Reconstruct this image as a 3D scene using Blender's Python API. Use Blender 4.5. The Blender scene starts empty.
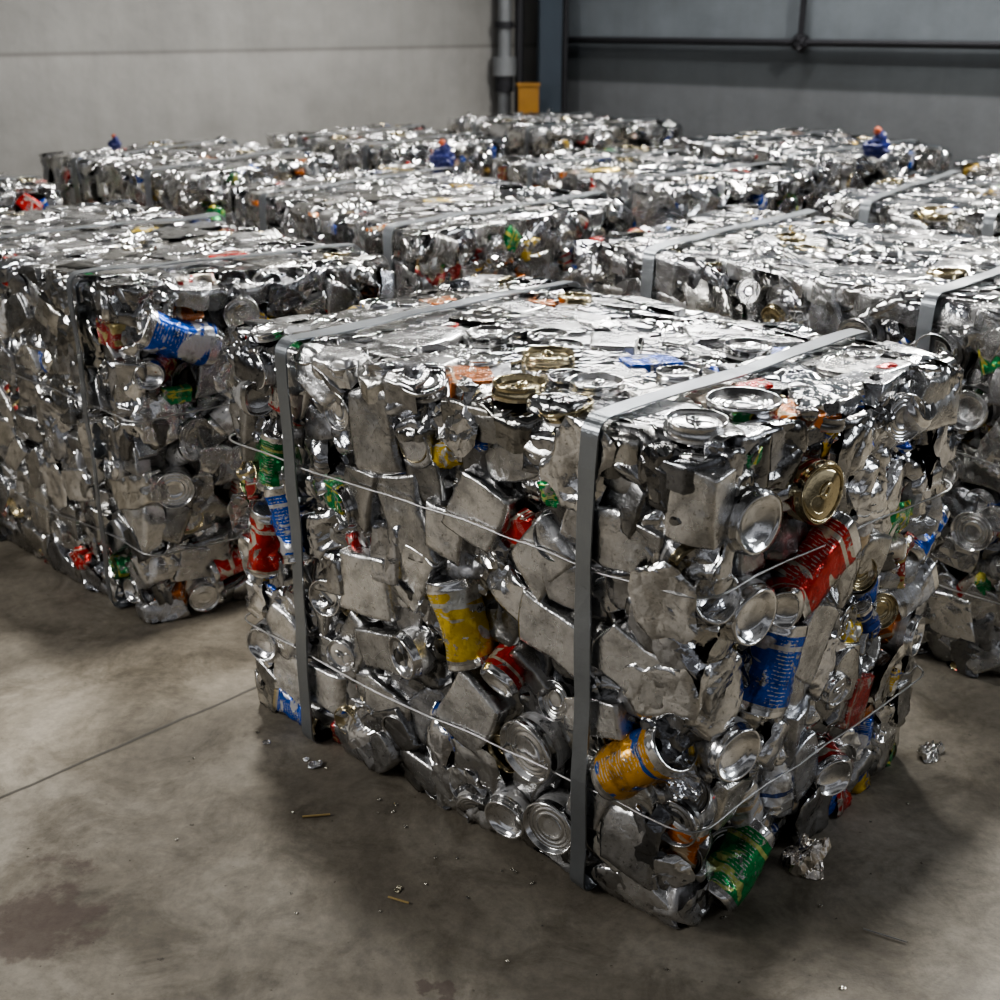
import bpy, math, random
import numpy as np
from mathutils import Vector, noise

random.seed(7); rng = np.random.default_rng(11)
scene = bpy.context.scene
H = 0.81
try:
    scene.view_settings.look = 'AgX - Medium High Contrast'
except Exception: pass

# ------------------------------------------------------------------ node helpers
def new_mat(name):
    m = bpy.data.materials.new(name); m.use_nodes = True
    nt = m.node_tree; nt.nodes.clear()
    out = nt.nodes.new('ShaderNodeOutputMaterial')
    b = nt.nodes.new('ShaderNodeBsdfPrincipled')
    nt.links.new(b.outputs[0], out.inputs[0])
    return m, nt, b
def N_(nt, t, **kw):
    n = nt.nodes.new(t)
    for k, v in kw.items(): setattr(n, k, v)
    return n
def setin(nt, sock, val):
    if isinstance(val, bpy.types.NodeSocket): nt.links.new(val, sock)
    else: sock.default_value = val
def math_(nt, op, a, b=0.0, clamp=False):
    n = N_(nt, 'ShaderNodeMath', operation=op, use_clamp=clamp)
    setin(nt, n.inputs[0], a); setin(nt, n.inputs[1], b); return n.outputs[0]
def noise_(nt, vec, scale, detail=3, rough=.5, dist=0.0):
    n = N_(nt, 'ShaderNodeTexNoise'); setin(nt, n.inputs['Vector'], vec)
    n.inputs['Scale'].default_value = scale; n.inputs['Detail'].default_value = detail
    n.inputs['Roughness'].default_value = rough; n.inputs['Distortion'].default_value = dist
    return n.outputs['Fac']
def ramp_(nt, fac, stops):
    n = N_(nt, 'ShaderNodeValToRGB'); setin(nt, n.inputs[0], fac)
    cr = n.color_ramp
    while len(cr.elements) < len(stops): cr.elements.new(.5)
    for e, (p, c) in zip(cr.elements, stops):
        e.position = p; e.color = c if len(c) == 4 else (*c, 1)
    return n.outputs[0]
def mix_(nt, fac, a, b, mode='MIX'):
    n = N_(nt, 'ShaderNodeMix', data_type='RGBA', blend_type=mode)
    setin(nt, n.inputs[0], fac)
    setin(nt, n.inputs[6], a if isinstance(a, bpy.types.NodeSocket) else (*a, 1))
    setin(nt, n.inputs[7], b if isinstance(b, bpy.types.NodeSocket) else (*b, 1))
    return n.outputs[2]
def bump_(nt, h, strength, dist, normal=None):
    n = N_(nt, 'ShaderNodeBump'); n.inputs['Strength'].default_value = strength
    n.inputs['Distance'].default_value = dist; setin(nt, n.inputs['Height'], h)
    if normal is not None: nt.links.new(normal, n.inputs['Normal'])
    return n.outputs[0]
def objco(nt): return N_(nt, 'ShaderNodeTexCoord').outputs['Object']
def simple(name, col, rough=.6, metal=0.0, var=.15, scale=6):
    m, nt, b = new_mat(name)
    co = objco(nt); n = noise_(nt, co, scale, 5)
    c = mix_(nt, n, tuple(x*(1-var) for x in col), tuple(min(1, x*(1+var)) for x in col))
    nt.links.new(c, b.inputs['Base Color']); b.inputs['Roughness'].default_value = rough
    b.inputs['Metallic'].default_value = metal
    nt.links.new(bump_(nt, noise_(nt, co, scale*12, 3), .15, .004), b.inputs['Normal'])
    return m

# ------------------------------------------------------------------ metal materials
def mk_metal(name, rlo, rhi, bstr, dirt=.5, metallic=1.0, attr='tint', crease=0.0):
    m, nt, b = new_mat(name)
    co = objco(nt)
    col = N_(nt, 'ShaderNodeAttribute', attribute_name=attr).outputs['Color']
    d = ramp_(nt, noise_(nt, co, 24, 7, .7), [(.36, (1-dirt,)*3), (.56, (1, 1, 1))])
    c = mix_(nt, 1.0, col, d, 'MULTIPLY')
    sp = ramp_(nt, noise_(nt, co, 150, 4, .65), [(.32, (.25, .22, .18)), (.40, (1, 1, 1))])
    c = mix_(nt, .7, c, sp, 'MULTIPLY')
    nt.links.new(c, b.inputs['Base Color'])
    r = N_(nt, 'ShaderNodeMapRange'); setin(nt, r.inputs[0], noise_(nt, co, 19, 4))
    r.inputs[1].default_value = .35; r.inputs[2].default_value = .65
    r.inputs[3].default_value = rlo; r.inputs[4].default_value = rhi
    nt.links.new(r.outputs[0], b.inputs['Roughness'])
    b.inputs['Metallic'].default_value = metallic
    nn = bump_(nt, noise_(nt, co, 55, 5, .6, .4), bstr, .005)
    if crease > 0:
        vo = N_(nt, 'ShaderNodeTexVoronoi', feature='DISTANCE_TO_EDGE')
        nt.links.new(co, vo.inputs['Vector']); vo.inputs['Scale'].default_value = 26
        nn = bump_(nt, vo.outputs['Distance'], crease, .012, nn)
    nn = bump_(nt, noise_(nt, co, 300, 2), bstr*.5, .001, nn)
    nt.links.new(nn, b.inputs['Normal'])
    return m
M_PLATE = mk_metal('crushed_aluminum', .15, .33, .40, .42, crease=.0)
M_FOIL = mk_metal('shiny_aluminum', .05, .15, .28, .15, crease=.40)
M_END = mk_metal('can_end_metal', .10, .22, .10, .2, attr='tint3')
M_CORE = mk_metal('crevice_shade_metal', .4, .6, .8, .6)

def mk_label():
    m, nt, b = new_mat('printed_can_label')
    co = objco(nt)
    c1 = N_(nt, 'ShaderNodeAttribute', attribute_name='tint').outputs['Color']
    c2 = N_(nt, 'ShaderNodeAttribute', attribute_name='tint2').outputs['Color']
    uvn = N_(nt, 'ShaderNodeAttribute', attribute_name='cuv'); uv = uvn.outputs['Vector']
    sep = N_(nt, 'ShaderNodeSeparateXYZ'); nt.links.new(uv, sep.inputs[0])
    u, v, sd = sep.outputs
    blob = ramp_(nt, noise_(nt, uv, 3.2, 2, .5, .8), [(.57, (0,)*3), (.59, (1,)*3)])
    s1 = math_(nt, 'GREATER_THAN', math_(nt, 'SINE', math_(nt, 'MULTIPLY', v, 130)), .5)
    s2 = math_(nt, 'GREATER_THAN', noise_(nt, uv, 55, 1), .5)
    reg = math_(nt, 'GREATER_THAN', math_(nt, 'SINE', math_(nt, 'ADD', math_(nt, 'MULTIPLY', u, 12.5), sd)), .65)
    txt = math_(nt, 'MULTIPLY', math_(nt, 'MULTIPLY', s1, s2), reg)
    band = math_(nt, 'LESS_THAN', math_(nt, 'ABSOLUTE', math_(nt, 'SUBTRACT', v, .78)), .03)
    c = mix_(nt, blob, c1, c2)
    c = mix_(nt, band, c, c2)
    c = mix_(nt, txt, c, (.6, .6, .58))
    edge = math_(nt, 'GREATER_THAN', math_(nt, 'ABSOLUTE', math_(nt, 'SUBTRACT', v, .5)), .43)
    wear = ramp_(nt, noise_(nt, co, 38, 6, .75), [(.58, (0,)*3), (.61, (1,)*3)])
    bare = math_(nt, 'MAXIMUM', edge, wear)
    c = mix_(nt, bare, c, (.6, .6, .6))
    dirt = ramp_(nt, noise_(nt, co, 30, 6, .65), [(.36, (.32, .29, .25)), (.50, (1, 1, 1))])
    c = mix_(nt, .75, c, dirt, 'MULTIPLY')
    nt.links.new(c, b.inputs['Base Color'])
    nt.links.new(math_(nt, 'ADD', math_(nt, 'MULTIPLY', bare, .45), .52), b.inputs['Metallic'])
    b.inputs['Roughness'].default_value = .22
    nt.links.new(bump_(nt, noise_(nt, co, 50, 4, .55, .5), .5, .006), b.inputs['Normal'])
    return m
M_LABEL = mk_label()
MATS = [M_PLATE, M_FOIL, M_LABEL, M_END, M_CORE]

# ------------------------------------------------------------------ templates
class T:
    pass
def finish(verts, faces, mats, smooth, uv):
    t = T(); t.v = np.array(verts, float); t.n = len(verts)
    t.loops = np.array([i for f in faces for i in f], np.int32)
    t.ls = np.array([len(f) for f in faces], np.int32)
    t.m = np.array(mats, np.int32); t.s = np.array(smooth, bool)
    t.uv = np.array(uv, float); return t
def n3(x, y, z): return noise.noise(Vector((x, y, z)))
def grid_faces(nx, ny, off=0):
    return [(off+j*nx+i, off+j*nx+i+1, off+(j+1)*nx+i+1, off+(j+1)*nx+i) for j in range(ny-1) for i in range(nx-1)]
def make_plate(seed, mat=0):
    """flattened can: slab with pressed rounded edges, folded creases, a crimped rim bead"""
    r = random.Random(seed)
    w = r.uniform(.095, .15)/2; h = r.uniform(.070, .098)/2; th = r.uniform(.010, .015)
    us = [-1, -.985, -.95, -.89, -.7, -.45, -.2, 0, .2, .45, .7, .89, .95, .985, 1]
    vs = [-1, -.98, -.93, -.83, -.6, -.3, 0, .3, .6, .83, .93, .98, 1]
    shx = r.uniform(-.16, .16); tap = r.uniform(-.14, .14); k = r.choice([.03, .06, .10, .16, .28])
    cr = [(r.uniform(0, 6.28), r.uniform(-.7, .7), r.uniform(.003, .007), r.uniform(.0015, .004)) for _ in range(r.choice([1, 2, 3, 4]))]
    folds = [(r.uniform(0, 6.28), r.uniform(-.5, .5), r.uniform(-.20, .14)) for _ in range(r.choice([1, 2]))]
    bead = r.random() < .6
    V = []; UV = []
    for v in vs:
        for u in us:
            x = u*math.sqrt(1-k*v*v); y = v*math.sqrt(1-k*u*u)
            q = max(abs(u), abs(v)); z = float(np.interp(q, [0, .82, .93, .982, 1], [th, th, th*.84, th*.25, -.03]))
            if bead and .92 < abs(u) < .97: z += .0030
            x = x*w*(1+tap*v)+shx*y*h; y = y*h
            x += n3(x*15+seed, y*15, 1.3)*.008; y += n3(x*15, y*15+seed, 7.7)*.008
            for a, o, dpt, wd in cr:
                d = x*math.cos(a)+y*math.sin(a)-o*h
                z -= dpt*math.exp(-abs(d)/wd)*(1 if q < .97 else .3)
            for a, o, kk in folds:
                d = x*math.cos(a)+y*math.sin(a)-o*h
                z += kk*max(0, d)
            z += abs(n3(x*28+seed*3.1, y*28, 2.2))*.007 + n3(x*100, y*100+seed, 5.5)*.0012
            V.append((x, y, z)); UV.append(((u+1)/2, (v+1)/2*.8+.1, 0))
    F = grid_faces(len(us), len(vs))
    return finish(V, F, [mat]*len(F), [True]*len(F), UV)
def make_foil(seed, mat=1, flat=True, amp=1.0):
    r = random.Random(seed); n = 13
    w = r.uniform(.11, .18)/2; h = r.uniform(.08, .13)/2
    V = []; UV = []; o = seed*5.3
    fl = [(r.uniform(0, 6.28), r.uniform(-.6, .6), r.uniform(-.38, .38)) for _ in range(6)]
    for j in range(n):
        for i in range(n):
            u = -1+2*i/(n-1); v = -1+2*j/(n-1)
            if 0 < i < n-1: u += r.uniform(-.06, .06)
            if 0 < j < n-1: v += r.uniform(-.06, .06)
            x = u*math.sqrt(1-.3*v*v)*w; y = v*math.sqrt(1-.3*u*u)*h
            x += n3(x*26+o, y*26, 0)*.014; y += n3(x*26, y*26+o, 9)*.014
            z = 0
            for a, oo, kk in fl:
                d = x*math.cos(a)+y*math.sin(a)-oo*h; z += kk*abs(d)*amp
            z += (abs(n3(x*34, y*34+o, 4))*.020 + r.uniform(-.0012, .0012))*amp-.002
            q = max(abs(u), abs(v))
            if q > .80: z -= .028*(q-.80)/.20
            V.append((x, y, z)); UV.append(((u+1)/2, (v+1)/2*.8+.1, 0))
    F = grid_faces(n, n)
    return finish(V, F, [mat]*len(F), [not flat]*len(F), UV)
RC = .046
def end_profile(kind):
    if kind in ('tab', 'captab'):
        return [(.93, -.004), (.94, .0010), (.92, .003), (.88, .0015), (.85, -.007), (.81, -.009), (.77, -.0055), (.70, -.0045), (.3, -.0045), (0, -.0045)]
    if kind == 'dome':
        return [(.93, -.004), (.90, .001), (.86, .0025), (.81, .0), (.76, -.007), (.66, -.008), (.60, -.0115), (.5, -.013), (.25, -.016), (0, -.017)]
    return [(.99, -.005), (1.0, .0), (.97, .0028), (.93, .002), (.90, -.006), (.85, -.007), (.81, -.0035), (.77, -.007), (.71, -.007), (.67, -.0038), (.63, -.007), (.52, -.0065), (.48, -.0042), (.44, -.0064), (.2, -.0055), (0, -.0055)]
def lathe(V, F, MM, SM, UV, prof, seg, mats):
    base = len(V); nc = seg+1
    for j, (rr, zz, vv) in enumerate(prof):
        for i in range(nc):
            a = 2*math.pi*i/seg
            V.append((rr*math.cos(a), rr*math.sin(a), zz)); UV.append((i/seg, vv, 0))
    for j in range(len(prof)-1):
        for i in range(seg):
            F.append((base+j*nc+i, base+j*nc+i+1, base+(j+1)*nc+i+1, base+(j+1)*nc+i)); MM.append(mats[j]); SM.append(True)
def make_can(seed, kind='tab', length=.135, axis='z', crush=.3, body_mat=2, seg=32):
    r = random.Random(seed)
    V = []; F = []; MM = []; SM = []; UV = []
    ep = end_profile(kind); R = RC
    necked = kind not in ('flat', 'capflat')
    prof = []; mats = []
    for rr, zz in reversed(ep): prof.append((rr*R, zz, .99)); mats.append(3)
    body = ([(.93, -.005), (.97, -.009), (1.0, -.014)] if necked else [(.955, -.008)])
    for rr, zz in body: prof.append((rr*R, zz, .96)); mats.append(3)
    L = length
    nb = 15 if L > .05 else 4
    for k in range(nb):
        t = k/(nb-1); prof.append((R*(1.0 if necked else .955), -.015-(L-.030)*t, .93-.86*t)); mats.append(body_mat)
    if L > .05:
        ep2 = end_profile('dome')
        prof.append((R*.96, -L+.008, .04)); mats.append(3)
        for rr, zz in ep2: prof.append((rr*R, -L-zz*.6, .01)); mats.append(3)
    lathe(V, F, MM, SM, UV, prof, seg, mats)
    if kind in ('tab', 'captab'):
        n = 14
        def ring(rings, ox):
            b0 = len(V)
            for (ra, rb, z) in rings:
                for i in range(n+1):
                    a = 2*math.pi*i/n
                    V.append((ra*R*math.cos(a)+ox*R, rb*R*math.sin(a), z)); UV.append((0, .99, 0))
            for j in range(len(rings)-1):
                for i in range(n):
                    F.append((b0+j*(n+1)+i, b0+j*(n+1)+i+1, b0+(j+1)*(n+1)+i+1, b0+(j+1)*(n+1)+i)); MM.append(3); SM.append(True)
        ring([(.30, .20, -.0035), (.27, .17, -.0005), (.14, .08, -.0005), (.12, .06, -.0037)], .12)
        ring([(.30, .36, -.0046), (.27, .33, -.0028), (.24, .30, -.0046)], -.36)
    V = np.array(V)
    o = seed*3.7
    bx, by = r.uniform(-.25, .25)*crush, r.uniform(-.25, .25)*crush
    out = []
    for x, y, z in V:
        t = min(1, max(0, -z/L)); mid = math.sin(math.pi*t)**.7 if 0 < t < 1 else 0
        d = n3(x*16+o, y*16, z*16)
        dd = abs(n3(x*26, y*26+o, z*34))
        k = 1 - crush*mid*(.35*max(0, d)*2+.7*dd)
        x2 = x*k + bx*z*mid; y2 = y*k + by*z*mid
        out.append((x2, y2*(1-crush*.25), z + (n3(x*18+o, y*18, 4)*.005*crush)))
    V = np.array(out)
    if axis == 'x':
        V = np.stack([V[:, 2]+L/2, V[:, 1], -V[:, 0]], 1)
    return finish(V, F, MM, SM, UV)

PL = [make_plate(i) for i in range(40)]
PLF = [make_plate(100+i, 1) for i in range(14)]
PLL = [make_plate(200+i, 2) for i in range(10)]
FO = [make_foil(300+i) for i in range(22)]
FOS = [make_foil(340+i, 1, False) for i in range(14)]
FOL = [make_foil(400+i, 2, False, .7) for i in range(8)]
CZ = {'tab': [make_can(500+i, 'tab', .12, 'z', .2) for i in range(4)],
      'dome': [make_can(520+i, 'dome', .12, 'z', .2) for i in range(5)],
      'flat': [make_can(540+i, 'flat', .10, 'z', .12) for i in range(5)],
      'captab': [make_can(550+i, 'captab', .035, 'z', .1) for i in range(3)],
      'capflat': [make_can(555+i, 'capflat', .035, 'z', .1) for i in range(3)]}
CX = [make_can(560+i, ['tab', 'dome'][i % 2], .14, 'x', .5) for i in range(8)]
CXC = [make_can(580+i, 'dome', .14, 'x', .32) for i in range(3)]

SIL = [(.74, .74, .74), (.64, .64, .65), (.86, .86, .86), (.48, .48, .48), (.68, .67, .64), (.58, .59, .62)]
PAL = [((.02, .10, .48), (.6, .6, .63)), ((.52, .03, .025), (.65, .6, .55)), ((.68, .46, .05), (.08, .12, .3)),
       ((.60, .18, .035), (.6, .48, .33)), ((.03, .30, .10), (.6, .55, .1)), ((.5, .45, .38), (.45, .04, .04)), ((.02, .06, .30), (.6, .6, .6)), ((.36, .05, .045), (.5, .42, .2))]
GOLD = (.74, .64, .42); ESIL = (.84, .84, .84)

class Builder:
    def __init__(s): s.items = []
    def add(s, t, M, loc, tint, tint2=(.6, .6, .6), tint3=ESIL, lim=None):
        s.items.append((t, M, loc, tint, tint2, random.uniform(0, 50), tint3, lim))
    def build(s, name, parent, zmin=.003, faces=()):
        V = []; C = []; C2 = []; C3 = []; UV = []; LO = []; LS = []; MI = []; SM = []; base = 0
        for t, M, loc, tint, tint2, sd, t3, lim in s.items:
            P = t.v @ M.T + loc; n = t.n
            if lim is not None:      # baling press: squeeze whatever sticks out past the press plate
                for F in faces:
                    top_ = F.n[2] > .5
                    d = (P-F.a) @ F.n; l = lim*.6 if top_ else lim
                    over = np.maximum(d-l, 0); P = P - np.outer(over*(.86 if top_ else .80), F.n)
            V.append(P)
            C.append(np.tile([*tint, 1], (n, 1))); C2.append(np.tile([*tint2, 1], (n, 1))); C3.append(np.tile([*t3, 1], (n, 1)))
            u = t.uv.copy(); u[:, 2] = sd; UV.append(u)
            LO.append(t.loops+base); LS.append(t.ls); MI.append(t.m); SM.append(t.s); base += n
        V = np.concatenate(V); V[:, 2] = np.maximum(V[:, 2], zmin)
        LO = np.concatenate(LO); LS = np.concatenate(LS)
        me = bpy.data.meshes.new(name)
        me.vertices.add(len(V)); me.vertices.foreach_set('co', V.astype(np.float32).ravel())
        me.loops.add(len(LO)); me.loops.foreach_set('vertex_index', LO.astype(np.int32))
        me.polygons.add(len(LS))
        st = np.concatenate([[0], np.cumsum(LS)[:-1]]).astype(np.int32)
        me.polygons.foreach_set('loop_start', st); me.polygons.foreach_set('loop_total', LS)
        me.polygons.foreach_set('material_index', np.concatenate(MI))
        me.polygons.foreach_set('use_smooth', np.concatenate(SM))
        for nm, arr in (('tint', C), ('tint2', C2), ('tint3', C3)):
            a = me.attributes.new(nm, 'FLOAT_COLOR', 'POINT'); a.data.foreach_set('color', np.concatenate(arr).astype(np.float32).ravel())
        a = me.attributes.new('cuv', 'FLOAT_VECTOR', 'POINT'); a.data.foreach_set('vector', np.concatenate(UV).astype(np.float32).ravel())
        me.update(calc_edges=True); me.validate()
        for m in MATS: me.materials.append(m)
        o = bpy.data.objects.new(name, me); scene.collection.objects.link(o); o.parent = parent
        return o

def nrm(v): return v/np.linalg.norm(v)
def rotm(axis, a):
    x, y, z = axis; c, s_ = math.cos(a), math.sin(a); C = 1-c
    return np.array([[c+x*x*C, x*y*C-z*s_, x*z*C+y*s_], [y*x*C+z*s_, c+y*y*C, y*z*C-x*s_], [z*x*C-y*s_, z*y*C+x*s_, c+z*z*C]])

class Face:
    def __init__(s, a, b, c, d):
        s.a, s.b, s.c, s.d = [np.array(p, float) for p in (a, b, c, d)]
        s.W = np.linalg.norm(s.b-s.a); s.Hh = np.linalg.norm(s.d-s.a)
        s.e1 = nrm(s.b-s.a+s.c-s.d); n = np.cross(s.e1, s.d-s.a+s.c-s.b); s.n = nrm(n); s.e2 = np.cross(s.n, s.e1)
    def P(s, u, v): return s.a*(1-u)*(1-v)+s.b*u*(1-v)+s.c*u*v+s.d*(1-u)*v
    def frame(s, u, v, off, edge=True):
        p = s.P(u, v); n = s.n.copy()
        if edge:
            for dist, dr in ((u*s.W, -s.e1), ((1-u)*s.W, s.e1), (v*s.Hh, -s.e2), ((1-v)*s.Hh, s.e2)):
                if dist < .055:
                    k = 1-max(dist, 0)/.055; n = n + dr*.5*k; p = p - s.n*.012*k*k - dr*.006*k
        n = nrm(n)
        bul = noise.noise(Vector(p*3.1))*.008 + noise.noise(Vector(p*9))*.006
        return p + s.n*(bul+off), n
def place(B, F, u, v, t, rot, off=0, tilt=(0, 0), sc=1.0, tint=(.7, .7, .7), tint2=(.6, .6, .6), edge=True, tint3=ESIL, lim=None):
    p, n = F.frame(u, v, off, edge)
    x = nrm(F.e1-n*np.dot(n, F.e1)); y = np.cross(n, x)
    R = np.stack([x, y, n], 1)
    Rl = rotm((0, 0, 1), rot)
    Rt = rotm((1, 0, 0), tilt[0]) @ rotm((0, 1, 0), tilt[1])
    B.add(t, R @ Rt @ Rl * sc, p, tint, tint2, tint3, lim)

def scatter(B, F, cell, rnd, keep, style, layers=3):
    nu = max(2, int(round(F.W/cell))); nv = max(2, int(round(F.Hh/cell)))
    for layer in range(3-layers, 3):
        for j in range(nv):
            for i in range(nu):
                u = (i+.5+rnd.uniform(-.42, .42)+(.5 if (j+layer) % 2 else 0)-.25)/nu
                v = (j+.5+rnd.uniform(-.42, .42))/nv
                u = min(.985, max(.015, u)); v = min(.985, max(.015, v))
                near = min([math.hypot((u-a)*F.W, (v-b)*F.Hh)-rr for a, b, rr in keep] or [9])
                if layer > 0 and near < (.018 if layer == 2 else 0): continue
                if layer == 2 and rnd.random() < (.15 if style != 'top' else .0): continue
                off = [-.032, -.016, -.003][layer] + rnd.uniform(-.007, .007)
                if style == 'top': off = off*.7
                a = rnd.uniform(0, 6.28)
                if rnd.random() < .6: a = round(a/1.5708)*1.5708 + rnd.gauss(0, .3)
                q = rnd.random()
                tl = {'side': .15, 'chaos': .24, 'top': .05}[style]
                tilt = (rnd.gauss(0, tl), rnd.gauss(0, tl)); sc = rnd.uniform(.75, 1.12)
                lim = rnd.uniform(.006, .018) if style != 'top' else rnd.uniform(.004, .013)
                shade = [.3, .65, 1][layer]  # deeper layers get a darker tint: gap shade painted into the colour
                if style == 'top': shade = [.45, .8, 1.05][layer]
                sil = tuple(min(.9, x*shade) for x in rnd.choice(SIL)); pc = rnd.choice(PAL)
                pf, pfo, pcan, plab, pend = {'side': (.57, .24, .04, .06, .09), 'chaos': (.30, .31, .12, .11, .16), 'top': (.56, .23, .0, .05, .16)}[style]
                if layer == 0: pcan = 0; pend = 0
                kw = dict(lim=lim, tint3=tuple(x*min(1, shade) for x in (ESIL if rnd.random() < .85 else GOLD)))
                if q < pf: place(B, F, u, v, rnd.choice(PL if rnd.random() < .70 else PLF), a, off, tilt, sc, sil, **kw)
                elif q < pf+pfo: place(B, F, u, v, rnd.choice(FO if rnd.random() < .2 else FOS), a, off, tilt, sc, tuple(min(.92, x*shade*1.2) for x in rnd.choice(SIL)), **kw)
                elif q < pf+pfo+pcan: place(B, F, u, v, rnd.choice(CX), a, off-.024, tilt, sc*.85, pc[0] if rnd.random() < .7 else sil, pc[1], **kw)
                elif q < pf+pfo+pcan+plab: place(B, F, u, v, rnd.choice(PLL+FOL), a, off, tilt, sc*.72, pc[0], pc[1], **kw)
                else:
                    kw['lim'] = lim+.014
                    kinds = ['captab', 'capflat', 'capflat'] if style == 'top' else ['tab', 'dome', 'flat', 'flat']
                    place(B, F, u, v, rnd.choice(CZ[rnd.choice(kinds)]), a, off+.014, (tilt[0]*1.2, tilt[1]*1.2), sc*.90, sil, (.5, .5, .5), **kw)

# ------------------------------------------------------------------ straps, wires
M_STRAP = simple('steel_strap', (.29, .31, .33), .33, .88, .2, 14)
M_WIRE = simple('galvanised_wire', (.45, .45, .45), .35, 1.0, .2, 30)
def mesh_obj(name, V, F, mat, parent=None, smooth=False):
    me = bpy.data.meshes.new(name); me.from_pydata([tuple(map(float, v)) for v in V], [], F)
    me.materials.append(mat)
    if smooth:
        for p in me.polygons: p.use_smooth = True
    me.update()
    o = bpy.data.objects.new(name, me); scene.collection.objects.link(o)
    if parent: o.parent = parent
    return o
def rounded_loop(pts, rad, n=5):
    out = []; k = len(pts)
    for i in range(k):
        p0, p1, p2 = pts[i-1], pts[i], pts[(i+1) % k]
        a = p1+nrm(p0-p1)*rad; b = p1+nrm(p2-p1)*rad
        for j in range(n+1):
            t = j/n; out.append((1-t)**2*a+2*t*(1-t)*p1+t*t*b)
        L = np.linalg.norm(p2-p1)
        m = max(2, int(L/.05))
        for j in range(1, m):
            t = j/m; q = b+(p2+nrm(p1-p2)*rad-b)*t; out.append(q)
    return np.array(out)
def strap(P, Q, parent, name, seed, w=.032, off=.025, top=H):
    P = np.array([*P, 0.]); Q = np.array([*Q, 0.]); d = nrm(Q-P); wd = np.array([-d[1], d[0], 0])
    L = np.linalg.norm(Q-P); up = np.array([0, 0, 1.])
    loop = np.array([(-off, .004), (-off, top+.016), (L+off, top+.016), (L+off, .004)], float)
    path = rounded_loop(loop, .026, 9)
    cen = path.mean(0); V = []; F = []
    n = len(path)
    for i, (h, z) in enumerate(path):
        tn = nrm(path[(i+1) % n]-path[i-1]); nr = np.array([-tn[1], tn[0]])
        if np.dot(nr, path[i]-cen) < 0: nr = -nr
        wob = noise.noise(Vector((h*7+seed, z*7, seed)))*.006
        tw = noise.noise(Vector((h*4, z*4+seed, 3)))*.016
        hh, zz = h+nr[0]*max(wob, -.003), z+nr[1]*max(wob, -.003)
        lat = noise.noise(Vector((h*2.5+seed*2, z*2.5, 1)))*.012
        for sgn, th in ((-1, 0), (1, 0), (1, .003), (-1, .003)):
            h2 = hh+nr[0]*(th+tw*sgn*.2); z2 = max(.002, zz+nr[1]*(th+tw*sgn*.2))
            V.append(P+d*h2+up*z2+wd*(sgn*w/2+lat))
    for i in range(n):
        j = (i+1) % n
        for k in range(4): F.append((i*4+k, i*4+(k+1) % 4, j*4+(k+1) % 4, j*4+k))
    return mesh_obj(name, V, F, M_STRAP, parent)
def wire(cs, z, parent, name, seed, off=.024, rad=.0018):
    c = np.mean(cs, 0); pts = np.array([p+nrm(p-c)*off*1.42 for p in cs])
    path = rounded_loop(pts, .05, 6); n = len(path); V = []; F = []
    P3 = []
    for x, y in path:
        o = noise.noise(Vector((x*5, y*5, seed)))*.004
        zz = z+noise.noise(Vector((x*2.3+seed, y*2.3, 2)))*.03+noise.noise(Vector((x*9, y*9, seed)))*.006
        q = np.array([x, y])+nrm(np.array([x, y])-c)*o; P3.append(np.array([q[0], q[1], zz]))
    for i in range(n):
        t = nrm(P3[(i+1) % n]-P3[i-1]); a = nrm(np.cross(t, [0, 0, 1])); b = np.cross(t, a)
        for k in range(6):
            an = k*math.pi/3; V.append(P3[i]+a*rad*math.cos(an)+b*rad*math.sin(an))
    for i in range(n):
        j = (i+1) % n
        for k in range(6): F.append((i*6+k, i*6+(k+1) % 6, j*6+(k+1) % 6, j*6+k))
    return mesh_obj(name, V, F, M_WIRE, parent, True)

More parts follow.
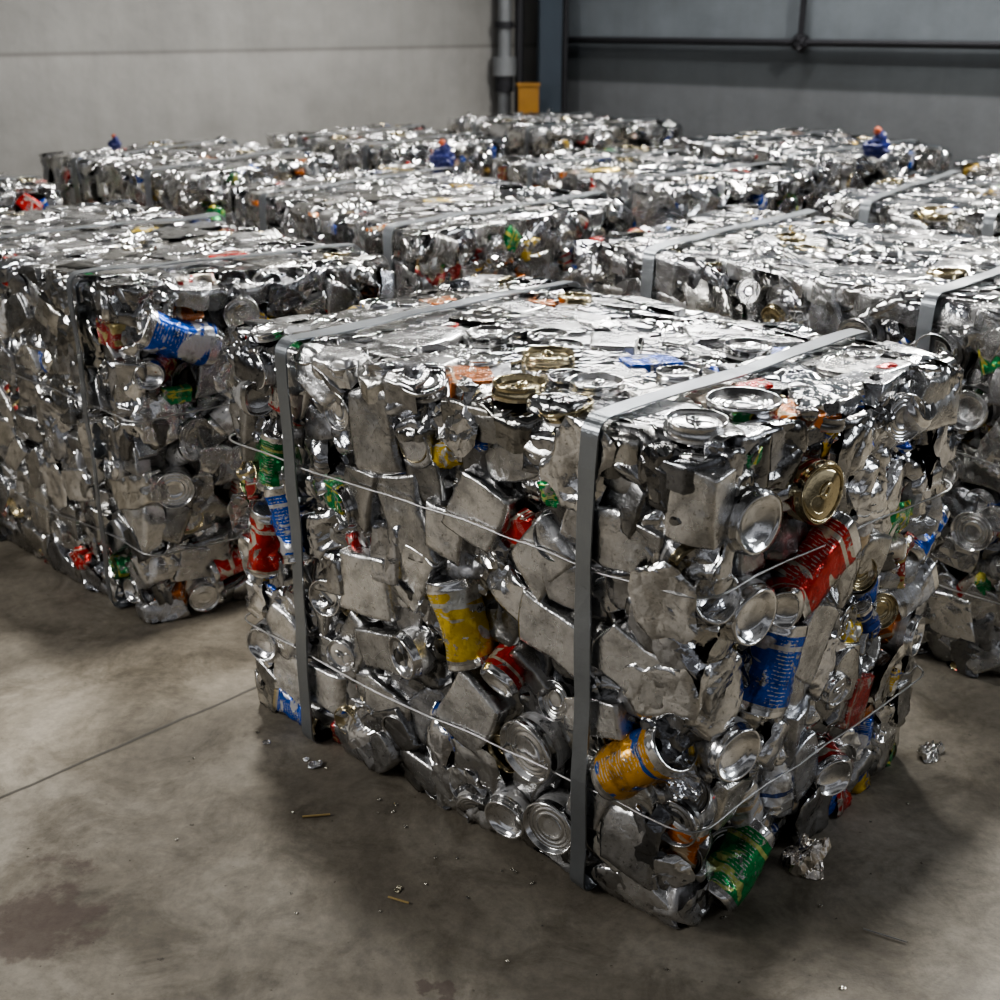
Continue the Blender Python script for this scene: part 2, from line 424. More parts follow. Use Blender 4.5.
# ------------------------------------------------------------------ bale
def bale(Nn, L, R, Bk, cell=.082, heroes=None, straps=(.17, .81), wires=(.60, .21), seed=0, styleR='chaos', layers=3, top=H):
    root = bpy.data.objects.new('crushed_can_bale', None); scene.collection.objects.link(root)
    rnd = random.Random(seed)
    Nn, L, R, Bk = [np.array(p, float) for p in (Nn, L, R, Bk)]
    def z(p, h): return (p[0], p[1], h)
    f = {'L': Face(z(L, 0), z(Nn, 0), z(Nn, top), z(L, top)),
         'R': Face(z(Nn, 0), z(R, 0), z(R, top), z(Nn, top)),
         'T': Face(z(Nn, top), z(R, top), z(Bk, top), z(L, top)),
         'BR': Face(z(R, 0), z(Bk, 0), z(Bk, top), z(R, top)),
         'BL': Face(z(Bk, 0), z(L, 0), z(L, top), z(Bk, top))}
    B = Builder()
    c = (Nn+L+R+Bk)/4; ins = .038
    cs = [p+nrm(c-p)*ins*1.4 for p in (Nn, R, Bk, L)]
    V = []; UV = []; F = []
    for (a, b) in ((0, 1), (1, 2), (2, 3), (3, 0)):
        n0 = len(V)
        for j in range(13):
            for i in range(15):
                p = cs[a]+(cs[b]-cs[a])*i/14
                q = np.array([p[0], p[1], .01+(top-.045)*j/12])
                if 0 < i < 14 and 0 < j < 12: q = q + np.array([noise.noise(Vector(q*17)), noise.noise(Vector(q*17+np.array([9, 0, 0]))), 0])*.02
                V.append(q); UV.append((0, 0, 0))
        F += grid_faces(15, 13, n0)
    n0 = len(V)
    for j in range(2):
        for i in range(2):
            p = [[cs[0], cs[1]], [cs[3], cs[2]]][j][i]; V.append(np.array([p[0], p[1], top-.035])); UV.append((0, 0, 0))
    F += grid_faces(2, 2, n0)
    B.add(finish(V, F, [4]*len(F), [False]*len(F), UV), np.eye(3), np.zeros(3), (.06, .058, .055))  # near-black core tint paints the shade seen between the cans
    keep = {'L': [], 'R': [], 'T': []}
    for h in (heroes or []):
        fk, u, v, kind, rot, tilt, sc, tint, tint2, off, rad = h
        keep[fk].append((u, v, rad))
        pool = CZ.get(kind) or {'can': CX, 'canc': CXC, 'plate': PL, 'lplate': PLL, 'lfoil': FOL, 'foil': FOS}[kind]
        t = pool[int(u*97+v*31) % len(pool)]
        lim = .014 if ('plate' in kind or 'foil' in kind) else .040 if kind.startswith('cap') else .04 if fk != 'T' else .025
        place(B, f[fk], u, v, t, rot, off, tilt, sc, tint, tint2, edge=False, tint3=(GOLD if tint2 == GOLD else (.88, .88, .88)), lim=lim)
    fs = list(f.values())
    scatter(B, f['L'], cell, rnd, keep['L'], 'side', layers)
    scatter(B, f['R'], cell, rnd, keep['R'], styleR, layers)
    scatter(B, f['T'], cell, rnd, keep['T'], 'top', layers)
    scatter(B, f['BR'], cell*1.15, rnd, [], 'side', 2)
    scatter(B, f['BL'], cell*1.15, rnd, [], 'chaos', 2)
    # torn flaps curling off the edges
    for _ in range(10):
        u, v = rnd.choice([(rnd.random(), 0.01), (.01, rnd.random()), (rnd.random(), .99), (.99, rnd.random())])
        place(B, f['T'], u, v, rnd.choice(FO+FOS), rnd.uniform(0, 6.3), .002, (rnd.gauss(0, .5), rnd.gauss(0, .5)), rnd.uniform(.3, .5), rnd.choice(SIL))
    for _ in range(12):
        place(B, f[rnd.choice('LR')], rnd.choice([.01, .99, rnd.random()]), rnd.uniform(.02, .98), rnd.choice(FO+FOS), rnd.uniform(0, 6.3), .004, (rnd.gauss(0, .5), rnd.gauss(0, .5)), rnd.uniform(.25, .45), rnd.choice(SIL))
    B.build('crushed_cans', root, faces=fs)
    for i, s_ in enumerate(straps):
        strap(Nn+(L-Nn)*s_, R+(Bk-R)*s_, root, 'strap_%d' % (i+1), seed+i*3.3, top=top)
    for i, w_ in enumerate(wires):
        wire([Nn, R, Bk, L], w_, root, 'wire_%d' % (i+1), seed+i*5.1)
    return root

A_N = np.array([.285, 1.514]); A_L = np.array([-.51, 2.2]); A_R = np.array([.785, 2.0]); A_B = np.array([0.0, 2.72])
BLUE = ((.015, .10, .52), (.6, .6, .63)); RED = ((.55, .03, .02), (.65, .6, .5)); YEL = ((.70, .50, .06), (.6, .6, .56))
ORG = ((.60, .20, .06), (.6, .42, .28)); GRN = ((.02, .30, .09), (.55, .6, .2)); SILV = ((.76, .76, .76), (.6, .6, .6))
RG = ((.50, .06, .02), GOLD)
def hl(s_, z_, kind, rot=0, tilt=(0, 0), sc=1.0, c=SILV, off=.004, rad=.06): return ('L', 1-s_, z_/H, kind, rot, tilt, sc, c[0], c[1], off, rad)
def hr(s_, z_, kind, rot=0, tilt=(0, 0), sc=1.0, c=SILV, off=.004, rad=.06): return ('R', s_, z_/H, kind, rot, tilt, sc, c[0], c[1], off, rad)
def ht(x, y, kind, rot=0, tilt=(0, 0), sc=1.0, c=SILV, off=.004, rad=.06):
    M = np.stack([A_R-A_N, A_L-A_N], 1); q = np.linalg.solve(M, np.array([x, y])-A_N)
    return ('T', q[0], q[1], kind, rot, tilt, sc, c[0], c[1], off, rad)
GE = ((.7, .6, .4), GOLD)
DG = ((.52, .52, .52), (.5, .5, .5))
heroes = [
 hl(.90, .58, 'can', 1.3, (0, 0), .85, GRN, -.014), hl(.86, .465, 'can', 1.85, (0, 0), 1.05, BLUE, -.014), hl(.94, .40, 'can', 1.4, (0, 0), 1.0, RED, -.014),
 hl(.48, .69, 'lfoil', .4, (0, 0), .5, YEL, .0, .015), hl(.33, .60, 'lfoil', .8, (0, 0), .55, RED, .002, .03),
 hl(.448, .40, 'canc', 1.87, (0, 0), 1.1, YEL, -.004, .075), hl(.555, .30, 'dome', .3, (.1, -.25), 1.05, SILV, .030, .06),
 hl(.289, .22, 'flat', .3, (.1, -.1), 1.3, SILV, .020, .07), hl(.352, .325, 'dome', .3, (.5, -.1), .85, RED, .020, .04),
 hl(.330, .065, 'dome', .3, (.15, .1), 1.0, SILV, .022, .05), hl(.238, .095, 'flat', .3, (0, .1), 1.1, SILV, .020, .055),
 hl(.085, .285, 'canc', .75, (0, 0), 1.1, ((.70, .36, .04), (.03, .12, .45)), -.004, .075), hl(.245, .69, 'lfoil', .3, (0, 0), .5, GRN, 0, .015),
 hl(.76, .11, 'lfoil', .3, (0, 0), .5, BLUE, 0, .015), hl(.955, .17, 'dome', .3, (0, .2), .95, SILV, .018, .045),
 hl(.62, .28, 'plate', .2, (0, 0), 1.1, DG, .0, .05), hl(.10, .45, 'plate', -.35, (0, 0), 1.15, SILV, .004, .06), hl(.24, .45, 'plate', -.3, (0, 0), 1.2, SILV, .006, .06),
 hl(.42, .235, 'plate', 1.1, (0, 0), 1.2, SILV, .0, .06), hl(.40, .62, 'plate', 1.2, (0, 0), 1.2, SILV, .004, .06), hl(.56, .56, 'plate', 1.9, (0, 0), 1.2, DG, .0, .06),
 hl(.66, .40, 'plate', .1, (0, 0), 1.25, SILV, .002, .06), hl(.62, .70, 'plate', 1.7, (0, 0), 1.15, DG, .0, .05), hl(.27, .58, 'plate', .9, (0, 0), 1.1, SILV, .004, .04),
 hl(.06, .69, 'foil', .9, (0, 0), .9, SILV, .006, .04), hl(.05, .58, 'foil', 1.9, (0, 0), 1.0, SILV, .010, .045), hl(.17, .18, 'plate', 1.3, (0, 0), 1.0, SILV, .002, .03),
 hl(.05, .43, 'foil', .3, (0, 0), .8, SILV, .004, .03), hl(.05, .10, 'foil', .3, (0, 0), .7, SILV, .004, .03), hl(.47, .56, 'plate', 1.5, (0, 0), 1.0, SILV, .002, .04),
 hr(.10, .70, 'dome', .4, (-.15, -.3), 1.1, SILV, .044, .06), hr(.117, .55, 'dome', .4, (0, -.25), 1.1, SILV, .036, .06), hr(.11, .315, 'dome', .4, (0, -.2), 1.1, SILV, .034, .06),
 hr(.336, .70, 'tab', .9, (-.2, -.35), 1.1, RG, .042, .06), hr(.40, .56, 'canc', .55, (0, -.15), 1.15, RED, .006, .08), hr(.24, .53, 'dome', .4, (.1, -.9), .8, RED, .03, .03),
 hr(.26, .42, 'canc', 1.25, (0, 0), 1.05, BLUE, .0, .065), hr(.68, .23, 'lplate', 1.2, (0, 0), .9, ((.42, .06, .05), (.42, .26, .2)), .002, .04),
 hr(.56, .12, 'dome', .9, (.1, -.5), .95, RED, .026, .05), hr(.19, .07, 'can', .55, (0, 0), 1.0, GRN, .0, .06), hr(.655, .37, 'lfoil', 1.2, (0, 0), .5, YEL, .0, .03),
 hr(.93, .30, 'dome', .3, (0, .2), .95, SILV, .022, .05), hr(.97, .49, 'can', .6, (0, 0), .8, BLUE, -.020, .05), hr(.42, .42, 'plate', 1.0, (0, 0), 1.2, SILV, .004, .05),
 hr(.33, .25, 'foil', 1.0, (0, 0), .9, SILV, .002, .04), hr(.75, .60, 'foil', 1.0, (0, 0), 1.0, SILV, .002, .04), hr(.60, .72, 'foil', 1.0, (0, 0), .9, SILV, .002, .04),
 ht(.08, 1.95, 'captab', 1.0, (0, 0), 1.05, GE, .018, .045), ht(.15, 1.80, 'captab', .2, (0, 0), 1.0, SILV, .018, .045), ht(.03, 1.79, 'captab', .2, (0, 0), 1.0, GE, .018, .045),
 ht(.36, 1.70, 'capflat', .2, (0, 0), 1.25, SILV, .018, .055), ht(.275, 1.60, 'captab', 1.4, (.04, -.05), 1.05, SILV, .024, .055),
 ht(-.05, 1.88, 'lplate', .9, (0, 0), .8, ORG, .002, .045), ht(.25, 1.96, 'lplate', -.6, (0, 0), .9, BLUE, .002, .045), ht(.40, 1.82, 'lplate', -.3, (0, 0), .6, RED, .002, .03), ht(.43, 2.03, 'capflat', 0, (0, 0), .95, SILV, .016, .045),
 ht(.50, 1.78, 'foil', .5, (0, 0), .9, SILV, .008, .04), ht(-.02, 2.1, 'capflat', 0, (0, 0), .95, SILV, .016, .045), ht(.1, 2.2, 'plate', .9, (0, 0), 1.2, SILV, .006), ht(-.15, 2.12, 'plate', .3, (0, 0), 1.2, SILV, .006), ht(.2, 2.1, 'plate', .7, (0, 0), 1.2, SILV, .006),
]
bale(A_N, A_L, A_R, A_B, .074, heroes, (.175, .815), (.60, .205), 1)
hB = [('R', .18, .86, 'canc', -.45, (0, 0), 1.25, *BLUE, .0, .09), ('R', .40, .90, 'tab', .4, (0, -.3), .95, *SILV, .024, .05), ('R', .10, .42, 'flat', .4, (0, -.3), 1.0, *SILV, .024, .05),
      ('R', .30, .14, 'canc', .2, (0, 0), .8, *RED, -.01, .05), ('T', .586, .18, 'lfoil', .4, (0, 0), .75, *RED, .006, .04), ('T', .70, .58, 'lfoil', .4, (0, 0), 1.0, *YEL, .006, .05), ('R', .06, .76, 'dome', .4, (0, -.3), .8, *SILV, .02, .04),
      ('R', .35, .62, 'can', .6, (0, 0), .9, *SILV, -.01, .05), ('L', .75, .10, 'lfoil', .6, (0, 0), .6, *RED, 0, .03), ('L', .93, .08, 'dome', .6, (0, 0), .8, *SILV, .015, .04)]
bB = bale((-.82, 2.567), (-1.78, 3.42), (-.27, 2.92), (-1.2, 3.93), .080, hB, (.12, .60), (.52, .2), 2)
hC = [('R', .32, .90, 'dome', 0, (0, 0), .9, *SILV, .02, .04), ('R', .49, .89, 'lfoil', 0, (0, 0), .7, *YEL, .0, .04), ('R', .65, .90, 'dome', 0, (0, 0), .85, *SILV, .02, .04), ('R', .82, .88, 'flat', 0, (0, 0), .85, *SILV, .02, .04),
      ('T', .45, .35, 'lfoil', 0, (0, 0), .7, *YEL, .004, .04)]
bC = bale((-.22, 3.23), (-.94, 4.25), (.41, 3.93), (-.40, 4.98), .085, hC, (.10, .75), (.55,), 3)
hD = [('L', .67, .87, 'dome', .4, (0, 0), 1.1, *SILV, .028, .05), ('L', .82, .87, 'dome', .4, (0, 0), 1.1, *SILV, .028, .05), ('L', .89, .74, 'dome', .4, (0, 0), 1.1, *SILV, .028, .05), ('L', .86, .56, 'dome', .4, (0, 0), 1.0, *SILV, .024, .05), ('L', .93, .42, 'flat', .4, (0, 0), 1.0, *SILV, .024, .05)]
bale((1.08, 2.30), (.20, 3.16), (1.68, 2.88), (.72, 3.78), .080, hD, (.20, .80), (.5, .2), 4)
bale((1.86, 3.18), (1.02, 3.95), (2.45, 3.95), (1.58, 4.75), .09, None, (.5, .85), (.5,), 5, layers=2)
bale((.59, 4.18), (-.06, 5.14), (1.24, 4.73), (.58, 5.66), .09, [('T', .2, .5, 'lfoil', 0, (0, 0), .9, *YEL, .006, .05)], (.2, .7), (.5,), 6, layers=2)
bG = bale((-1.15, 4.5), (-1.97, 5.33), (-.71, 5.33), (-1.5, 6.1), .095, [('T', .5, .4, 'lfoil', 0, (0, 0), .9, *ORG, .006, .05)], (.2, .7), (.5,), 7, layers=2)
bale((-.45, 5.5), (-1.17, 6.30), (.02, 6.1), (-.62, 6.98), .095, None, (.2, .7), (.5,), 8, layers=2)
bale((.28, 6.45), (-.30, 7.35), (1.02, 6.95), (.35, 7.95), .1, None, (.2, .7), (.5,), 9, layers=2)
bJ = bale((1.34, 5.0), (.80, 6.02), (2.05, 5.66), (1.58, 6.72), .1, None, (.2, .7), (.5,), 10, layers=2)
bale((-2.1, 3.75), (-2.85, 4.45), (-1.55, 4.32), (-2.25, 5.05), .1, None, (.2, .7), (.5,), 11, layers=2)
bale((2.48, 4.25), (1.85, 5.02), (3.15, 4.95), (2.5, 5.75), .1, None, (.2, .7), (.5,), 12, layers=2)

# ------------------------------------------------------------------ plastic scraps caught in the bale tops
M_BLUEP = simple('blue_plastic', (.008, .014, .10), .35, 0, .4, 40)
M_REDP = simple('orange_plastic', (.35, .07, .02), .4, 0, .3, 40)
def lump(name, loc, r, squash, seed, mat, parent=None):
    import bmesh
    bm = bmesh.new(); bmesh.ops.create_icosphere(bm, subdivisions=3, radius=1)
    for v in bm.verts:
        n = v.co.normalized(); d = 1+.5*abs(noise.noise(n*2.2+Vector((seed, 0, 0))))-.35*abs(noise.noise(n*4.5+Vector((0, seed, 0))))
        v.co = Vector((n.x*d*r*squash[0], n.y*d*r*squash[1], n.z*d*r*squash[2]))
    me = bpy.data.meshes.new(name); bm.to_mesh(me); bm.free(); me.materials.append(mat)
    o = bpy.data.objects.new(name, me); o.location = loc; scene.collection.objects.link(o)
    if parent: o.parent = parent
    return o
def bottle(x, y, par, s=1.0, seed=1):
    e = bpy.data.objects.new('crushed_plastic_bottle', None); scene.collection.objects.link(e); e.location = (x, y, H+.012); e.parent = par
    lump('body', (0, 0, .032*s), .034*s, (1.4, .9, 1.0), seed, M_BLUEP, e)
    lump('shoulder', (.01*s, 0, .06*s), .026*s, (.8, .8, 1.2), seed+3, M_BLUEP, e)
    lump('cap', (-.002*s, 0, .09*s), .014*s, (1, 1, 1), seed+5, M_REDP, e)
bottle(-.22, 4.78, bC, 1.0, 1); bottle(1.56, 5.16, bJ, 1.15, 2); bottle(-1.70, 5.50, bG, .6, 3)

# ------------------------------------------------------------------ floor
m, nt, b = new_mat('dirty_concrete')
co = objco(nt)
base = ramp_(nt, noise_(nt, co, 1.9, 9, .66, .6), [(.32, (.09, .077, .059)), (.50, (.195, .172, .136)), (.70, (.33, .30, .25))])
fine = ramp_(nt, noise_(nt, co, 35, 8, .75), [(.3, (.6, .6, .6)), (.6, (1.08, 1.08, 1.08))])
c = mix_(nt, .8, base, fine, 'MULTIPLY')
mid = ramp_(nt, noise_(nt, co, 6, 8, .72, .7), [(.36, (.50, .48, .44)), (.52, (1, 1, 1))])
c = mix_(nt, .8, c, mid, 'MULTIPLY')
pock = ramp_(nt, noise_(nt, co, 60, 3, .6), [(.26, (.25, .22, .18)), (.31, (1, 1, 1))])
c = mix_(nt, .8, c, pock, 'MULTIPLY')
sp = N_(nt, 'ShaderNodeSeparateXYZ'); nt.links.new(co, sp.inputs[0])
def spot(x, y, r0):
    dx = math_(nt, 'SUBTRACT', sp.outputs[0], x); dy = math_(nt, 'SUBTRACT', sp.outputs[1], y)
    d = math_(nt, 'SQRT', math_(nt, 'ADD', math_(nt, 'MULTIPLY', dx, dx), math_(nt, 'MULTIPLY', dy, dy)))
    d = math_(nt, 'ADD', d, math_(nt, 'MULTIPLY', math_(nt, 'SUBTRACT', noise_(nt, co, 9, 6, .65), .5), .35))
    r = N_(nt, 'ShaderNodeMapRange', interpolation_type='SMOOTHSTEP'); nt.links.new(d, r.inputs[0]); r.inputs[1].default_value = r0; r.inputs[2].default_value = r0*.55
    r.inputs[3].default_value = 0; r.inputs[4].default_value = 1; return r.outputs[0]
st = math_(nt, 'MAXIMUM', spot(-.74, 1.57, .12), spot(-.1, 1.35, .05))
c = mix_(nt, math_(nt, 'MULTIPLY', st, .65), c, (.05, .026, .020))
wob = math_(nt, 'MULTIPLY', math_(nt, 'SUBTRACT', noise_(nt, co, 6, 3), .5), .02)
ln = math_(nt, 'ABSOLUTE', math_(nt, 'ADD', math_(nt, 'MULTIPLY', math_(nt, 'SUBTRACT', math_(nt, 'SUBTRACT', sp.outputs[1], sp.outputs[0]), 2.81), .7071), wob))
jr = N_(nt, 'ShaderNodeMapRange'); nt.links.new(ln, jr.inputs[0]); jr.inputs[1].default_value = .002; jr.inputs[2].default_value = .006; jr.inputs[3].default_value = 1; jr.inputs[4].default_value = 0
c = mix_(nt, math_(nt, 'MULTIPLY', jr.outputs[0], .85), c, (.03, .027, .022))
nt.links.new(c, b.inputs['Base Color'])
rr = N_(nt, 'ShaderNodeMapRange'); nt.links.new(noise_(nt, co, 3, 5), rr.inputs[0]); rr.inputs[3].default_value = .45; rr.inputs[4].default_value = .8
nt.links.new(rr.outputs[0], b.inputs['Roughness'])
nt.links.new(bump_(nt, math_(nt, 'SUBTRACT', noise_(nt, co, 70, 6, .65), math_(nt, 'MULTIPLY', jr.outputs[0], .8)), .3, .006), b.inputs['Normal'])
mesh_obj('floor', [(-9, -4, 0), (9, -4, 0), (9, 10.5, 0), (-9, 10.5, 0)], [(0, 1, 2, 3)], m)

# ------------------------------------------------------------------ walls
def wall_mat(name, zone):
    m, nt, b = new_mat(name); co = objco(nt)
    s3 = N_(nt, 'ShaderNodeSeparateXYZ'); nt.links.new(co, s3.inputs[0])
    zz = math_(nt, 'DIVIDE', s3.outputs[2], 4.0)
    basec = ramp_(nt, zz, zone)
    n = ramp_(nt, noise_(nt, co, 1.2, 8, .65), [(.3, (.66, .66, .66)), (.7, (1.1, 1.1, 1.1))])
    c = mix_(nt, .95, basec, n, 'MULTIPLY')
    mp = N_(nt, 'ShaderNodeMapping'); nt.links.new(co, mp.inputs[0]); mp.inputs['Scale'].default_value = (7, 7, .6)
    st = ramp_(nt, noise_(nt, mp.outputs[0], 1.5, 5, .6), [(.35, (.85, .84, .82)), (.6, (1, 1, 1))])
    c = mix_(nt, .35, c, st, 'MULTIPLY')
    nt.links.new(c, b.inputs['Base Color']); b.inputs['Roughness'].default_value = .7
    nt.links.new(bump_(nt, noise_(nt, co, 12, 6), .2, .02), b.inputs['Normal'])
    return m
def e(z): return z/4.0
WL = wall_mat('painted_block_wall', [(0, (.22, .217, .208)), (e(1.17), (.275, .270, .260)), (e(1.195), (.09, .085, .08)), (e(1.2), (.235, .232, .223)), (1, (.21, .207, .198))])
WR = wall_mat('grey_cladding_wall', [(0, (.145, .155, .165)), (e(.95), (.175, .186, .20)), (e(.97), (.075, .083, .09)), (e(1.2), (.095, .107, .12)), (e(1.24), (.20, .225, .25)), (1, (.19, .215, .24))])
CX0, CY0 = .3, 9.0
def wall(name, d, mat, length=9, h=4.0, th=.2):
    d = nrm(np.array(d)); n = np.array([-d[1], d[0]])
    if n[1] < 0: n = -n
    p = np.array([CX0, CY0]); q = p+d*length
    V = [(*p, 0), (*q, 0), (*(q+n*th), 0), (*(p+n*th), 0)]; V += [(x, y, h) for x, y, _ in V]
    F = [(0, 1, 5, 4), (1, 2, 6, 5), (2, 3, 7, 6), (3, 0, 4, 7), (4, 5, 6, 7), (3, 2, 1, 0)]
    return mesh_obj(name, V, F, mat)
dL = nrm(np.array([-.73, -.68])); dR = nrm(np.array([.75, -.66]))
wall('wall_left', dL, WL); wall('wall_right', dR, WR)
def box(name, c, dx, size, mat, parent=None):
    dx = nrm(np.array(dx)); dy = np.array([-dx[1], dx[0]]); V = []
    for z_ in (0, size[2]):
        for sx, sy in ((-1, -1), (1, -1), (1, 1), (-1, 1)):
            p = np.array(c[:2])+dx*sx*size[0]/2+dy*sy*size[1]/2; V.append((p[0], p[1], c[2]+z_))
    F = [(0, 1, 5, 4), (1, 2, 6, 5), (2, 3, 7, 6), (3, 0, 4, 7), (4, 5, 6, 7), (3, 2, 1, 0)]
    o = mesh_obj(name, V, F, mat, parent)
    bv = o.modifiers.new('b', 'BEVEL'); bv.width = min(size)*.08; bv.segments = 2
    return o
def cyl(name, a, b_, r, mat, parent=None, seg=20):
    a = np.array(a, float); b_ = np.array(b_, float); t = nrm(b_-a)
    u = nrm(np.cross(t, [0, 0, 1] if abs(t[2]) < .9 else [1, 0, 0])); v = np.cross(t, u); V = []; F = []
    for p in (a, b_):
        for i in range(seg):
            an = 2*math.pi*i/seg; V.append(p+u*r*math.cos(an)+v*r*math.sin(an))
    for i in range(seg): F.append((i, (i+1) % seg, seg+(i+1) % seg, seg+i))
    F.append(tuple(range(seg-1, -1, -1))); F.append(tuple(range(seg, 2*seg)))
    return mesh_obj(name, V, F, mat, parent, False)
def emp(name):
    o = bpy.data.objects.new(name, None); scene.collection.objects.link(o); return o
M_COL = simple('painted_steel_column', (.045, .06, .08), .5, .3, .2, 5)
M_PIPE = simple('grey_pipe', (.20, .21, .22), .45, .4, .2, 8)
M_DARK = simple('dark_steel', (.03, .03, .035), .5, .5, .2, 8)
M_ORG = simple('orange_paint', (.26, .13, .02), .5, 0, .3, 8)
col = emp('steel_column'); cx, cy = .37, 8.72
box('flange_front', (cx-.03, cy-.09, 0), (1, 0), (.15, .02, 4), M_COL, col); box('flange_back', (cx-.03, cy+.09, 0), (1, 0), (.17, .02, 4), M_COL, col)
box('web', (cx-.03, cy, 0), (1, 0), (.02, .16, 4), M_COL, col); cyl('conduit', (cx+.07, cy-.09, 0), (cx+.07, cy-.09, 4), .018, M_DARK, col)
dp = emp('drain_pipe'); px, py = .03, 8.62
cyl('pipe', (px, py, 0), (px, py, 4), .045, M_PIPE, dp); cyl('coupling', (px, py, 1.0), (px, py, 1.12), .08, M_PIPE, dp); cyl('coupling_lower', (px, py, .9), (px, py, 1.0), .062, M_DARK, dp)
cyl('bracket', (px, py, 1.3), (px, py, 1.34), .065, M_DARK, dp); cyl('side_pipe', (px+.10, py+.03, 0), (px+.10, py+.03, 4), .03, M_DARK, dp)
vb = emp('orange_valve_box'); box('housing', (.19, 8.47, .72), (1, 0), (.14, .1, .22), M_ORG, vb); box('lid', (.19, 8.47, .94), (1, 0), (.155, .115, .02), M_ORG, vb); box('post', (.19, 8.47, 0), (1, 0), (.05, .05, .72), M_DARK, vb)
hp = emp('wall_conduit'); nR = -np.array([-dR[1], dR[0]])
if nR[1] > 0: nR = -nR
p0 = np.array([CX0, CY0])+nR*.05+dR*.25; p1 = np.array([CX0, CY0])+nR*.05+dR*8
cyl('pipe_horizontal', (*p0, 1.225), (*p1, 1.225), .02, M_DARK, hp)
pj = np.array([CX0, CY0])+nR*.05+dR*2.02
cyl('pipe_vertical', (*pj, 1.225), (*pj, 4), .018, M_DARK, hp); lump('junction_box', (*pj, 1.225), .05, (1, 1, 1), 2, M_DARK, hp)

# ------------------------------------------------------------------ loose scrap on the floor
def scrap(name, items):
    B = Builder()
    for x, y, t, sc, scz, tint, rot, z in items:
        B.add(t, rotm((0, 0, 1), rot) @ np.diag([sc, sc, sc*scz]), np.array([x, y, z]), tint)
    return B.build(name, None, .0015)
scrap('crumpled_foil_scrap', [(.515, 1.665, FO[3], .6, 1.8, (.9, .85, .78), .4, .018), (.53, 1.675, FO[5], .48, 2.0, (.9, .85, .78), 1.4, .03)])
scrap('crumpled_foil_scrap', [(.85, 2.02, FO[7], .45, 1.4, (.8, .79, .75), .9, .012)])
dr = random.Random(5); deb = [(-.36, 1.98, FO[1], .20, .7, (.75, .75, .75), .2, .003), (-.17, 1.62, FO[2], .10, .4, (.65, .6, .45), 1.2, .002), (-.38, 2.0, FO[6], .1, .5, (.7, .7, .7), 1.2, .002),
    (-.38, 1.83, FO[9], .06, .4, (.6, .6, .5), 2.2, .002), (-.47, 2.06, FO[8], .12, .5, (.7, .7, .7), .2, .002)]
for _ in range(38):
    t = dr.random(); p = A_N+(A_L-A_N)*t if dr.random() < .6 else A_N+(A_R-A_N)*t
    nn = np.array([-.65, -.76]) if dr.random() < .5 else np.array([-.2, -1]); p = p+nn*(.06+dr.random()**2*.4)
    deb.append((p[0], p[1], dr.choice(FO), dr.uniform(.02, .06), .5, (.5, .48, .42), dr.uniform(0, 6), .0018))
scrap('metal_debris', deb)
M_STICK = simple('wood_splinter', (.40, .29, .12), .7, 0, .2, 20)
cyl('wood_splinter', (-.36, 1.815, .003), (-.31, 1.822, .003), .002, M_STICK, None, 8)
cyl('wood_splinter', (-.185, 1.60, .003), (-.150, 1.585, .003), .0018, M_STICK, None, 8)
cyl('wire_offcut', (.58, 1.525, .003), (.64, 1.495, .003), .0012, M_WIRE, None, 8)

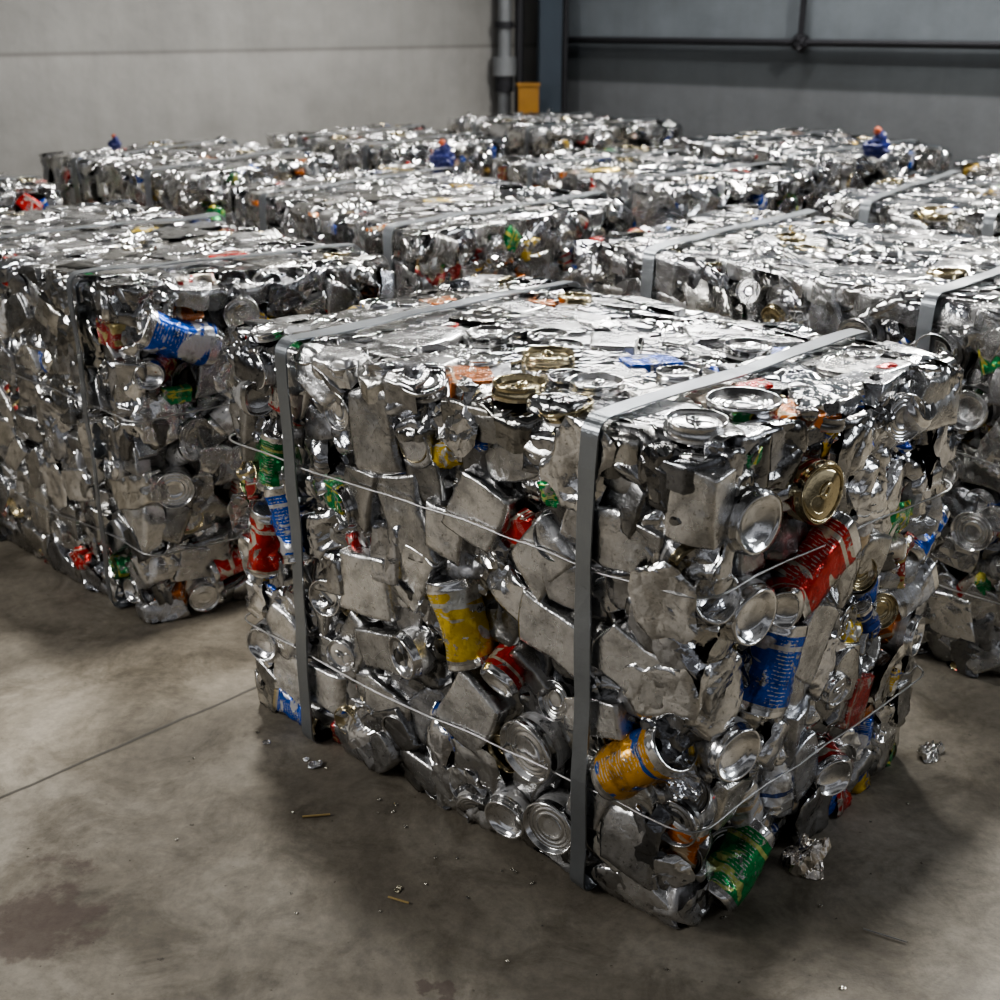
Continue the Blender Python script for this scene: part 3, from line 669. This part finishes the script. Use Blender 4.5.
# ------------------------------------------------------------------ lights
def area(name, loc, target, size, size_y, energy, col=(1, 1, 1)):
    l = bpy.data.lights.new(name, 'AREA'); l.shape = 'RECTANGLE'; l.size = size; l.size_y = size_y; l.energy = energy; l.color = col
    o = bpy.data.objects.new(name, l); o.location = loc; scene.collection.objects.link(o)
    o.rotation_euler = (Vector(target)-Vector(loc)).to_track_quat('-Z', 'Y').to_euler(); return o
def spotl(name, loc, target, energy, ang=100, blend=1.0, r=.15, col=(1, .98, .94)):
    l = bpy.data.lights.new(name, 'SPOT'); l.energy = energy; l.spot_size = math.radians(ang); l.spot_blend = blend; l.shadow_soft_size = r; l.color = col
    o = bpy.data.objects.new(name, l); o.location = loc; scene.collection.objects.link(o)
    o.rotation_euler = (Vector(target)-Vector(loc)).to_track_quat('-Z', 'Y').to_euler(); return o
area('ceiling_light', (2.7, 5.1, 3.3), (-.6, 2.6, 0), .6, .3, 360, (1, .97, .91))
area('ceiling_light', (.9, 7.0, 3.4), (.7, 4.2, 0), 1.8, .2, 90, (1, .99, .97))
spotl('high_bay_lamp', (-.9, 3.7, 3.4), (-1.0, 3.2, 0), 400, 88)
spotl('high_bay_lamp', (.6, 3.6, 3.4), (.5, 3.4, 0), 230, 82)
spotl('high_bay_lamp', (-.8, 6.6, 3.4), (-.8, 6.4, 0), 250, 120)
area('added_side_fill', (-3.4, 1.2, 1.9), (-.2, 1.8, .6), 1.5, .5, 66, (1, .98, .95))  # unseen fill added to brighten the left bale faces and their highlights
area('added_side_fill', (3.6, 1.3, 1.9), (.6, 1.8, .7), 1.3, .5, 30, (.90, .95, 1))  # unseen cool fill, added so right-hand metal has something to reflect

w = bpy.data.worlds.new('warehouse_ambient'); scene.world = w; w.use_nodes = True
nt = w.node_tree; bg = nt.nodes['Background']
tc = N_(nt, 'ShaderNodeTexCoord'); s3 = N_(nt, 'ShaderNodeSeparateXYZ'); nt.links.new(tc.outputs['Generated'], s3.inputs[0])
cc = ramp_(nt, math_(nt, 'ADD', math_(nt, 'MULTIPLY', s3.outputs[2], .5), .5), [(0, (.02, .02, .02)), (.5, (.05, .05, .05)), (.58, (.46, .47, .50)), (.64, (.04, .04, .045)), (.84, (.22, .22, .22)), (.90, (.03, .03, .03)), (1, (.05, .05, .05))])
nt.links.new(cc, bg.inputs[0]); bg.inputs[1].default_value = 1.0

# ------------------------------------------------------------------ camera
cd = bpy.data.cameras.new('camera'); cam = bpy.data.objects.new('camera', cd); scene.collection.objects.link(cam)
cam.location = (0, 0, 1.35); cam.rotation_euler = (math.radians(90-21.8), 0, 0)
cd.sensor_width = 36; cd.lens = 43.2; cd.clip_start = .01
cd.dof.use_dof = True; cd.dof.focus_distance = 2.0; cd.dof.aperture_fstop = 5.0
scene.camera = cam
